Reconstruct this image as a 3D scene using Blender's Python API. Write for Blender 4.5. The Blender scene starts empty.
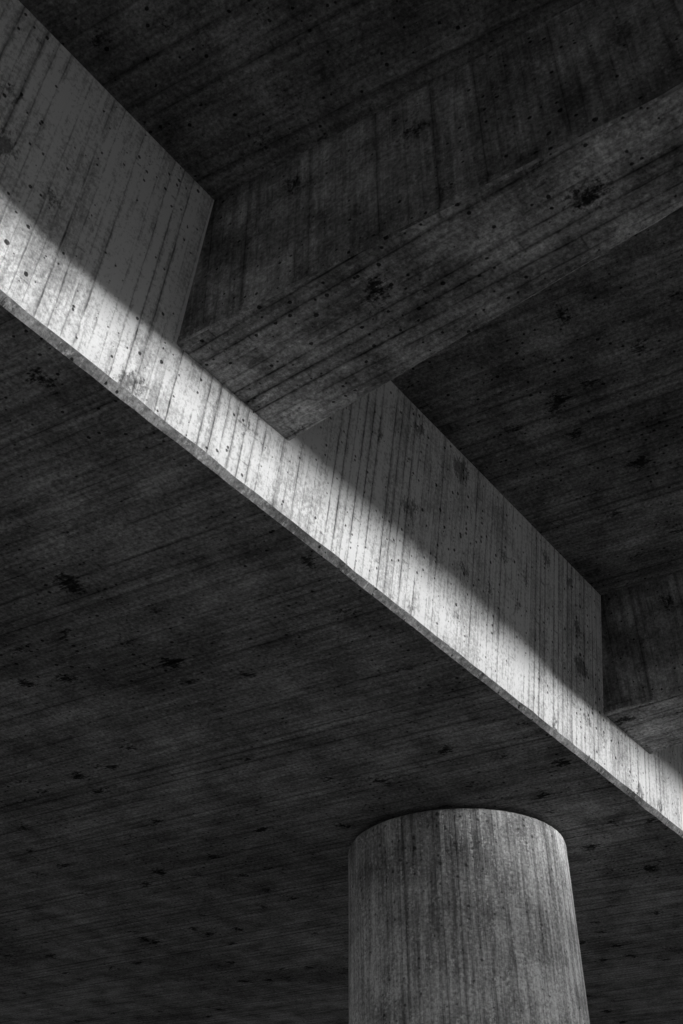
import bpy, bmesh, math, random
from mathutils import Vector, Matrix, noise
random.seed(7)
S=bpy.context.scene
S.view_settings.view_transform='Standard'; S.view_settings.look='None'; S.view_settings.exposure=0

# ------------------------------------------------------------ materials
def mk_concrete(name, base=0.3, bw=0.09, seed=0.0, line=0.7, board=0.2, stain=0.3, streak=0.3, blot=0.6, bump=0.5, light=0.0, pore=0.85, grit=0.6, blotsc=2.6, lw=0.0055):
    m=bpy.data.materials.new(name); m.use_nodes=True
    nt=m.node_tree; N=nt.nodes; L=nt.links; N.clear()
    def n(t,**k):
        x=N.new(t)
        for a,b in k.items(): setattr(x,a,b)
        return x
    def put(sock,v):
        if isinstance(v,bpy.types.NodeSocket): L.new(v,sock)
        else: sock.default_value=v
    def M(op,a,b=0.0):
        x=n('ShaderNodeMath',operation=op); put(x.inputs[0],a); put(x.inputs[1],b); return x.outputs[0]
    def comb(a,b):
        x=n('ShaderNodeCombineXYZ'); put(x.inputs[0],a);put(x.inputs[1],b); return x.outputs[0]
    def noi(vec,scale,det=3.0,rough=0.6):
        x=n('ShaderNodeTexNoise',noise_dimensions='2D'); put(x.inputs['Vector'],vec); x.inputs['Scale'].default_value=scale
        x.inputs['Detail'].default_value=det; x.inputs['Roughness'].default_value=rough
        return x.outputs['Fac']
    def mr(v,a,b,c,d,smooth=False):
        x=n('ShaderNodeMapRange',interpolation_type='SMOOTHSTEP' if smooth else 'LINEAR')
        put(x.inputs[0],v)
        for i,q in enumerate((a,b,c,d)): x.inputs[i+1].default_value=q
        return x.outputs[0]
    def wn(v):
        x=n('ShaderNodeTexWhiteNoise',noise_dimensions='1D'); put(x.inputs['W'],v); return x.outputs['Value']
    uv=n('ShaderNodeUVMap'); uv.uv_map='UVMap'
    sp=n('ShaderNodeSeparateXYZ'); L.new(uv.outputs[0],sp.inputs[0])
    u=M('ADD',sp.outputs[0],seed*31.7); v=M('ADD',sp.outputs[1],seed*17.3)
    p=comb(u,v)
    med=noi(p,2.6,5.0,0.7)
    big=noi(p,0.55,3.0,0.6)
    v2=M('ADD',v,M('MULTIPLY',med,0.012))
    t=M('DIVIDE',v2,bw); fl=M('FLOOR',t); fr=M('FRACT',t)
    rl=wn(M('ROUND',t)); br0=wn(M('ADD',fl,0.37))
    ul=M('ADD',M('DIVIDE',u,3.3),M('MULTIPLY',br0,9.0)); uf=M('FRACT',ul)
    br=wn(M('ADD',M('MULTIPLY',fl,3.17),M('FLOOR',ul)))
    ue=M('MULTIPLY',M('MINIMUM',uf,M('SUBTRACT',1.0,uf)),3.3)
    e=M('MULTIPLY',M('MINIMUM',fr,M('SUBTRACT',1.0,fr)),bw)
    e=M('MINIMUM',e,M('ADD',ue,0.001))
    brk=noi(comb(M('MULTIPLY',u,4.0),M('MULTIPLY',v,26.0)),1.0,3.0,0.7)
    e2=M('ADD',e,M('MULTIPLY',M('SUBTRACT',brk,0.5),0.008))
    ln=M('MULTIPLY',mr(e2,0.001,lw,1.0,0.0,True),M('MULTIPLY',mr(rl,0,1,0.3,1.0),mr(brk,0.3,0.6,1.0,0.4)))
    ln=M('MULTIPLY',ln,mr(med,0.38,0.62,1.0,0.6))
    halo=M('MULTIPLY',mr(e,0.0,0.030,0.36,0.0,True),mr(rl,0.45,0.95,0.0,1.0))
    strk=noi(comb(M('MULTIPLY',u,0.9),M('MULTIPLY',v,19.0)),1.0,5.0,0.72)
    fine=noi(p,34.0,4.0,0.8)
    vo=n('ShaderNodeTexVoronoi',voronoi_dimensions='2D')
    L.new(comb(M('ADD',u,M('MULTIPLY',M('SUBTRACT',brk,0.5),0.3)),M('ADD',v,M('MULTIPLY',M('SUBTRACT',med,0.5),0.45))),vo.inputs['Vector']); vo.inputs['Scale'].default_value=blotsc
    spc=n('ShaderNodeSeparateColor'); L.new(vo.outputs['Color'],spc.inputs[0])
    clus=M('MULTIPLY',M('SUBTRACT',0.5,big),0.5)
    thr=M('ADD',mr(spc.outputs[0],0.35,1.0,-0.10,0.19),clus)
    bl=mr(M('ADD',M('SUBTRACT',vo.outputs['Distance'],thr),M('MULTIPLY',M('SUBTRACT',fine,0.5),0.35)),-0.10,0.06,1.0,0.0,True)
    vp=n('ShaderNodeTexVoronoi',voronoi_dimensions='2D'); L.new(p,vp.inputs['Vector']); vp.inputs['Scale'].default_value=13.0
    spp=n('ShaderNodeSeparateColor'); L.new(vp.outputs['Color'],spp.inputs[0])
    thp=M('ADD',mr(spp.outputs[1],0.45,1.0,-0.09,0.17),M('MULTIPLY',clus,0.6))
    ph=mr(M('ADD',M('SUBTRACT',vp.outputs['Distance'],thp),M('MULTIPLY',M('SUBTRACT',fine,0.5),0.14)),-0.03,0.02,1.0,0.0,True)
    col=M('MULTIPLY',base,mr(br,0,1,1-board,1+board))
    col=M('MULTIPLY',col,mr(big,0.3,0.7,1-stain,1+stain))
    col=M('MULTIPLY',col,mr(med,0.25,0.75,1-stain*1.7,1+stain*1.7))
    col=M('MULTIPLY',col,mr(strk,0.28,0.72,1-streak,1+streak))
    col=M('MULTIPLY',col,mr(fine,0.25,0.75,1-grit,1+grit))
    if light>0:
        col=M('ADD',col,M('MULTIPLY',mr(M('ADD',M('MULTIPLY',fine,0.5),M('MULTIPLY',brk,0.5)),0.57,0.66,0.0,light),base))
    dk=M('MULTIPLY',M('SUBTRACT',1.0,M('MULTIPLY',ln,line)),M('SUBTRACT',1.0,halo))
    dk=M('MULTIPLY',dk,M('MULTIPLY',M('SUBTRACT',1.0,M('MULTIPLY',bl,blot)),M('SUBTRACT',1.0,M('MULTIPLY',ph,pore))))
    col=M('MINIMUM',M('MAXIMUM',M('MULTIPLY',col,dk),0.008),0.75)
    cc=n('ShaderNodeCombineColor')
    for i in range(3): L.new(col,cc.inputs[i])
    h=M('ADD',M('MULTIPLY',br,0.0018),M('MULTIPLY',fine,0.006))
    h=M('SUBTRACT',h,M('MULTIPLY',mr(e,0.0008,0.005,1.0,0.0),0.003))
    bp=n('ShaderNodeBump'); bp.inputs['Strength'].default_value=bump; bp.inputs['Distance'].default_value=1.0; L.new(h,bp.inputs['Height'])
    b=n('ShaderNodeBsdfDiffuse'); L.new(cc.outputs[0],b.inputs['Color']); b.inputs['Roughness'].default_value=0.6
    L.new(bp.outputs[0],b.inputs['Normal'])
    o=n('ShaderNodeOutputMaterial'); L.new(b.outputs[0],o.inputs[0])
    return m

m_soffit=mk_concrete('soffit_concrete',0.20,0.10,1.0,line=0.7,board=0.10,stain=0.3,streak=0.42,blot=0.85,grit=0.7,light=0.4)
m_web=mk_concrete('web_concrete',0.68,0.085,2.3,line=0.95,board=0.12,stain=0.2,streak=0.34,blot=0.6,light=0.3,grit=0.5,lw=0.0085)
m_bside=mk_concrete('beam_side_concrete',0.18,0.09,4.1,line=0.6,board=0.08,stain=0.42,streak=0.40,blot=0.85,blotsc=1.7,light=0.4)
m_bbot=mk_concrete('beam_soffit_concrete',0.26,0.10,5.6,line=0.95,board=0.16,stain=0.42,streak=0.36,blot=0.88,blotsc=1.8,light=0.4,grit=0.7,lw=0.009)
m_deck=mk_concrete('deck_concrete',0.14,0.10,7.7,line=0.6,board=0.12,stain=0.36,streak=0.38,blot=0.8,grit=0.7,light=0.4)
m_col=mk_concrete('column_concrete',0.44,0.05,9.2,line=0.5,board=0.08,stain=0.26,streak=0.55,blot=0.3,light=0.9,pore=0.6)
m_edge=mk_concrete('edge_concrete',0.2,0.3,11.2,line=0.2,board=0.05,stain=0.4,streak=0.2,blot=0.8,light=0.9)

def mk_ground(name,a,b,scale):
    m=bpy.data.materials.new(name); m.use_nodes=True; nt=m.node_tree
    bs=nt.nodes['Principled BSDF']; tc=nt.nodes.new('ShaderNodeTexCoord'); nz=nt.nodes.new('ShaderNodeTexNoise')
    nz.inputs['Scale'].default_value=scale; nz.inputs['Detail'].default_value=4
    r=nt.nodes.new('ShaderNodeValToRGB'); r.color_ramp.elements[0].position=0.3; r.color_ramp.elements[1].position=0.7
    r.color_ramp.elements[0].color=(a,a,a,1); r.color_ramp.elements[1].color=(b,b,b,1)
    nt.links.new(tc.outputs['Object'],nz.inputs['Vector']); nt.links.new(nz.outputs['Fac'],r.inputs[0])
    nt.links.new(r.outputs[0],bs.inputs['Base Color'])
    bs.inputs['Roughness'].default_value=0.95
    return m
m_ground=mk_ground('gravel_ground',0.26,0.4,6.0)
m_blocker=mk_ground('sun_blocker_gravel',0.2,0.34,2.0)

# ------------------------------------------------------------ helpers
def new_obj(name,bm,mats,parent=None,smooth=False):
    me=bpy.data.meshes.new(name); bm.to_mesh(me); bm.free()
    for mt in mats: me.materials.append(mt)
    o=bpy.data.objects.new(name,me); S.collection.objects.link(o)
    if parent: o.parent=parent
    if smooth:
        for p in me.polygons: p.use_smooth=True
    return o
def uvface(f,uvl,d):
    f.normal_update()
    n=f.normal; d=Vector(d); d=(d-n*d.dot(n))
    if d.length<1e-4: d=Vector((0,1,0))-n*n.y
    d.normalize(); w=n.cross(d)
    for l in f.loops: l[uvl].uv=(l.vert.co.dot(d),l.vert.co.dot(w))
def uvflat(f,uvl,d,w):
    for l in f.loops: l[uvl].uv=(l.vert.co.dot(d),l.vert.co.dot(w))

bridge=bpy.data.objects.new('concrete_bridge',None); S.collection.objects.link(bridge)
ZS=5.6; ZD=7.375; XE=-3.34; T=0.145
sk=math.radians(7.5)
dS=Vector((math.cos(sk),math.sin(sk),0))   # soffit board direction
wS=Vector((-math.sin(sk),math.cos(sk),0))

# ---- box girder
bm=bmesh.new(); uvl=bm.loops.layers.uv.new('UVMap')
Y0,Y1,st=-28.0,60.0,0.11
prof=[(-19.3,ZD+0.1),(-19.0,ZS),(XE-0.035,ZS),(XE+0.04*T,ZS+0.04),(XE+(ZD+0.1-ZS)*T,ZD+0.1)]
rows=[]
nst=int((Y1-Y0)/st)
for i in range(nst+1):
    y=Y0+i*st; r=[]
    for k,(x,z) in enumerate(prof):
        dx=dz=0
        if k==2: dx=0.008*(noise.noise(Vector((y*4.1,3,0))))+0.004*noise.noise(Vector((y*19,7,0)))
        if k==3: dz=0.010*(noise.noise(Vector((y*3.3,9,0))))+0.006*noise.noise(Vector((y*17,2,0))); dx=dz*T
        r.append(bm.verts.new((x+dx,y,z+dz)))
    rows.append(r)
wd=Vector((T,0,1)).normalized(); cd=Vector((0.7,0,0.7))
for a,b in zip(rows,rows[1:]):
    for k in range(5):
        k2=(k+1)%5
        f=bm.faces.new((a[k],a[k2],b[k2],b[k]))
        if k==1: f.material_index=0; uvflat(f,uvl,dS,wS)
        elif k==2: f.material_index=2; uvflat(f,uvl,cd,Vector((0,1,0)))
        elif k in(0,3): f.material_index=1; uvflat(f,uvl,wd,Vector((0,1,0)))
        else: f.material_index=0; uvflat(f,uvl,dS,wS)
bm.faces.new(rows[0][::-1]); bm.faces.new(rows[-1])
bmesh.ops.recalc_face_normals(bm,faces=bm.faces)
new_obj('box_girder',bm,[m_soffit,m_web,m_edge],bridge)

def box(name,x0,x1,y0,y1,z0,z1,mat,d,parent=None,bev=0.0):
    bm=bmesh.new(); uvl=bm.loops.layers.uv.new('UVMap')
    bmesh.ops.create_cube(bm,size=1,matrix=Matrix.Translation(((x0+x1)/2,(y0+y1)/2,(z0+z1)/2))@Matrix.Diagonal((x1-x0,y1-y0,z1-z0,1)))
    if bev: bmesh.ops.bevel(bm,geom=bm.edges[:],offset=bev,segments=1,affect='EDGES')
    for f in bm.faces: uvface(f,uvl,d)
    return new_obj(name,bm,[mat],parent)
XO=3.0
EB=6.275
box('deck_slab',-22.5,XO+0.36,Y0-0.3,Y1+0.3,ZD,ZD+0.28,m_deck,dS,bridge)
box('sun_cutoff_edge_beam',XO,XO+0.34,Y0-0.2,Y1+0.2,EB,ZD-0.003,m_bside,(0,0,1),bridge,0.015)  # unseen beam added at deck edge, depth set to shade the upper web
box('parapet',XO+0.05,XO+0.33,Y0-0.2,Y1+0.2,ZD+0.283,ZD+1.2,m_bside,(0,0,1),bridge,0.02)
box('parapet_far',-22.4,-22.15,Y0-0.2,Y1+0.2,ZD+0.283,ZD+1.2,m_bside,(0,0,1),bridge,0.02)

# ---- cross beams
def lerp(a,b,t): return a+(b-a)*t
def beam(name,yc,sd):
    bm=bmesh.new(); uvl=bm.loops.layers.uv.new('UVMap')
    xs=[-3.6+i*0.1 for i in range(67)]
    xs=[x for x in xs if x<XO]+[XO+0.02]
    rows=[]
    for x in xs:
        t=min(1,max(0,(x+3.26)/2.86))
        hb=lerp(0.522,0.315,t); ht=lerp(0.545,0.27,t)
        zb=6.155 if x<-0.3 else lerp(6.155,6.32,(x+0.3)/3.3)
        c=0.012
        j=lambda s,a=0.007: a*noise.noise(Vector((x*5,sd+s,0)))+a*0.6*noise.noise(Vector((x*21,sd+s,4)))
        rb=lerp(0.006,0.02,t)
        q=[(x,yc-ht,ZD+0.05),
           (x,yc-hb-0.004+rb,zb+0.085+j(7)),(x,yc-hb+0.004+rb,zb+0.07+j(8)),(x,yc-hb+j(9)*0.3,zb+0.058+j(8)),
           (x,yc-hb+j(1)*0.4,zb+c+j(2)),(x,yc-hb+c+j(3),zb),(x,yc+hb-c+j(4),zb),(x,yc+hb+j(6)*0.4,zb+c+j(5)),(x,yc+ht,ZD+0.05)]
        rows.append([bm.verts.new(w) for w in q])
    X=Vector((1,0,0)); Yv=Vector((0,1,0)); Zv=Vector((0,0,1))
    K=9
    for a,b in zip(rows,rows[1:]):
        for k in range(K):
            k2=(k+1)%K
            f=bm.faces.new((a[k],a[k2],b[k2],b[k]))
            if k==5: f.material_index=1; uvflat(f,uvl,X,Yv)
            elif k in(4,6): f.material_index=2; uvflat(f,uvl,X,Zv)
            else: f.material_index=0; uvflat(f,uvl,Zv,X)
    bm.faces.new(rows[0][::-1]); bm.faces.new(rows[-1])
    bmesh.ops.recalc_face_normals(bm,faces=bm.faces)
    return new_obj(name,bm,[m_bside,m_bbot,m_edge],bridge)
for i in range(-5,11):
    beam('cross_beam_%d'%(i+6),3.335+5.62*i,i*3.7)

# ---- columns
def column(xc,yc):
    bm=bmesh.new(); uvl=bm.loops.layers.uv.new('UVMap')
    R=1.085; ns=128
    zt=5.555
    prof=[(R,-0.1)]+[(R,0.25*k) for k in range(0,21)]+[(R,5.3),(R,zt-0.06),(R-0.004,zt-0.035),(R-0.014,zt-0.016),(R-0.03,zt-0.005),(R-0.09,zt),(R-0.22,zt+0.001),(R-0.22,5.62)]
    rings=[]
    for (r,z) in prof:
        ring=[]
        for i in range(ns):
            a=2*math.pi*i/ns
            rr=r+0.0015*noise.noise(Vector((a*9,z*0.3,xc)))
            if zt-0.065<=z<zt-0.001: rr+=0.005*noise.noise(Vector((a*14,z*9,xc)))
            ring.append(bm.verts.new((rr*math.cos(a),rr*math.sin(a),z)))
        rings.append(ring)
    for q,(a,b) in enumerate(zip(rings,rings[1:])):
        for i in range(ns):
            i2=(i+1)%ns
            f=bm.faces.new((a[i],a[i2],b[i2],b[i])); f.smooth=True
            for l in f.loops:
                co=l.vert.co
                k=i if l.vert in(a[i],b[i]) else i+1
                l[uvl].uv=(co.z,2*math.pi*k/ns*R)
    bm.faces.new(rings[-1])
    bmesh.ops.recalc_face_normals(bm,faces=bm.faces)
    o=new_obj('concrete_column',bm,[m_col]); o.location=(xc,yc,0)
    return o
for yy in (9.11,33.0,-16.0):
    column(-5.29,yy); column(-16.9,yy)

# ---- ground + added sun-blocking ridge
bm=bmesh.new()
bmesh.ops.create_grid(bm,x_segments=20,y_segments=20,size=600)
new_obj('ground',bm,[m_ground])
sun_el=2.0
bm=bmesh.new()
HX=22.0; HZ=5.38+(HX-XE)*math.tan(math.radians(sun_el))*1.06
rows=[]
for i in range(61):
    y=-90+3*i
    e=min(1,(90-abs(y))/25.0); e=e*e*(3-2*e)
    w=0.5*noise.noise(Vector((y*0.1,5,0)))
    rows.append([bm.verts.new(q) for q in ((HX-10+w,y,-0.2),(HX-5,y,HZ*0.5*e),(HX,y,HZ*e),(HX+3,y,HZ*e),(HX+16,y,-0.2))])
for a,b in zip(rows,rows[1:]):
    for k in range(4): bm.faces.new((a[k],a[k+1],b[k+1],b[k]))
bmesh.ops.recalc_face_normals(bm,faces=bm.faces)
new_obj('sun_blocker_ridge',bm,[m_blocker])  # unseen ridge, added to keep the low sun off the column

# ------------------------------------------------------------ light
W=bpy.data.worlds.new('World'); S.world=W; W.use_nodes=True
nt=W.node_tree; bg=nt.nodes['Background']
sky=nt.nodes.new('ShaderNodeTexSky'); sky.sky_type='NISHITA'; sky.sun_disc=False
azr=70.0
sky.sun_elevation=math.radians(sun_el); sky.sun_rotation=math.radians(azr)
bw=nt.nodes.new('ShaderNodeRGBToBW'); nt.links.new(sky.outputs[0],bw.inputs[0]); nt.links.new(bw.outputs[0],bg.inputs['Color'])
bg.inputs['Strength'].default_value=1.0
sl=bpy.data.lights.new('sun','SUN'); sl.energy=5.0; sl.angle=math.radians(3.6); sl.color=(1,1,1)
so=bpy.data.objects.new('sun',sl); S.collection.objects.link(so)
el=math.radians(sun_el); az=math.radians(azr)
d=Vector((math.sin(az)*math.cos(el),math.cos(az)*math.cos(el),math.sin(el)))
so.rotation_euler=(-d).to_track_quat('-Z','Y').to_euler(); so.location=(20,0,20)

# ------------------------------------------------------------ camera
f=1062.0; horiz=840.0
azm=math.atan(999/math.hypot(f,horiz))
R=Vector((math.cos(azm),math.sin(azm),0)); F=Vector((-math.sin(azm),math.cos(azm),0))
p=math.atan(horiz/f)
Lk=F*math.cos(p)+Vector((0,0,1))*math.sin(p); U=R.cross(Lk)
cam=bpy.data.cameras.new('camera'); cam.lens=36*f/1024; cam.sensor_width=36; cam.clip_end=2000
co=bpy.data.objects.new('camera',cam); S.collection.objects.link(co)
mt=Matrix((R,U,-Lk)).transposed().to_4x4(); mt.translation=(0,0,1.6)
co.matrix_world=mt
S.camera=co
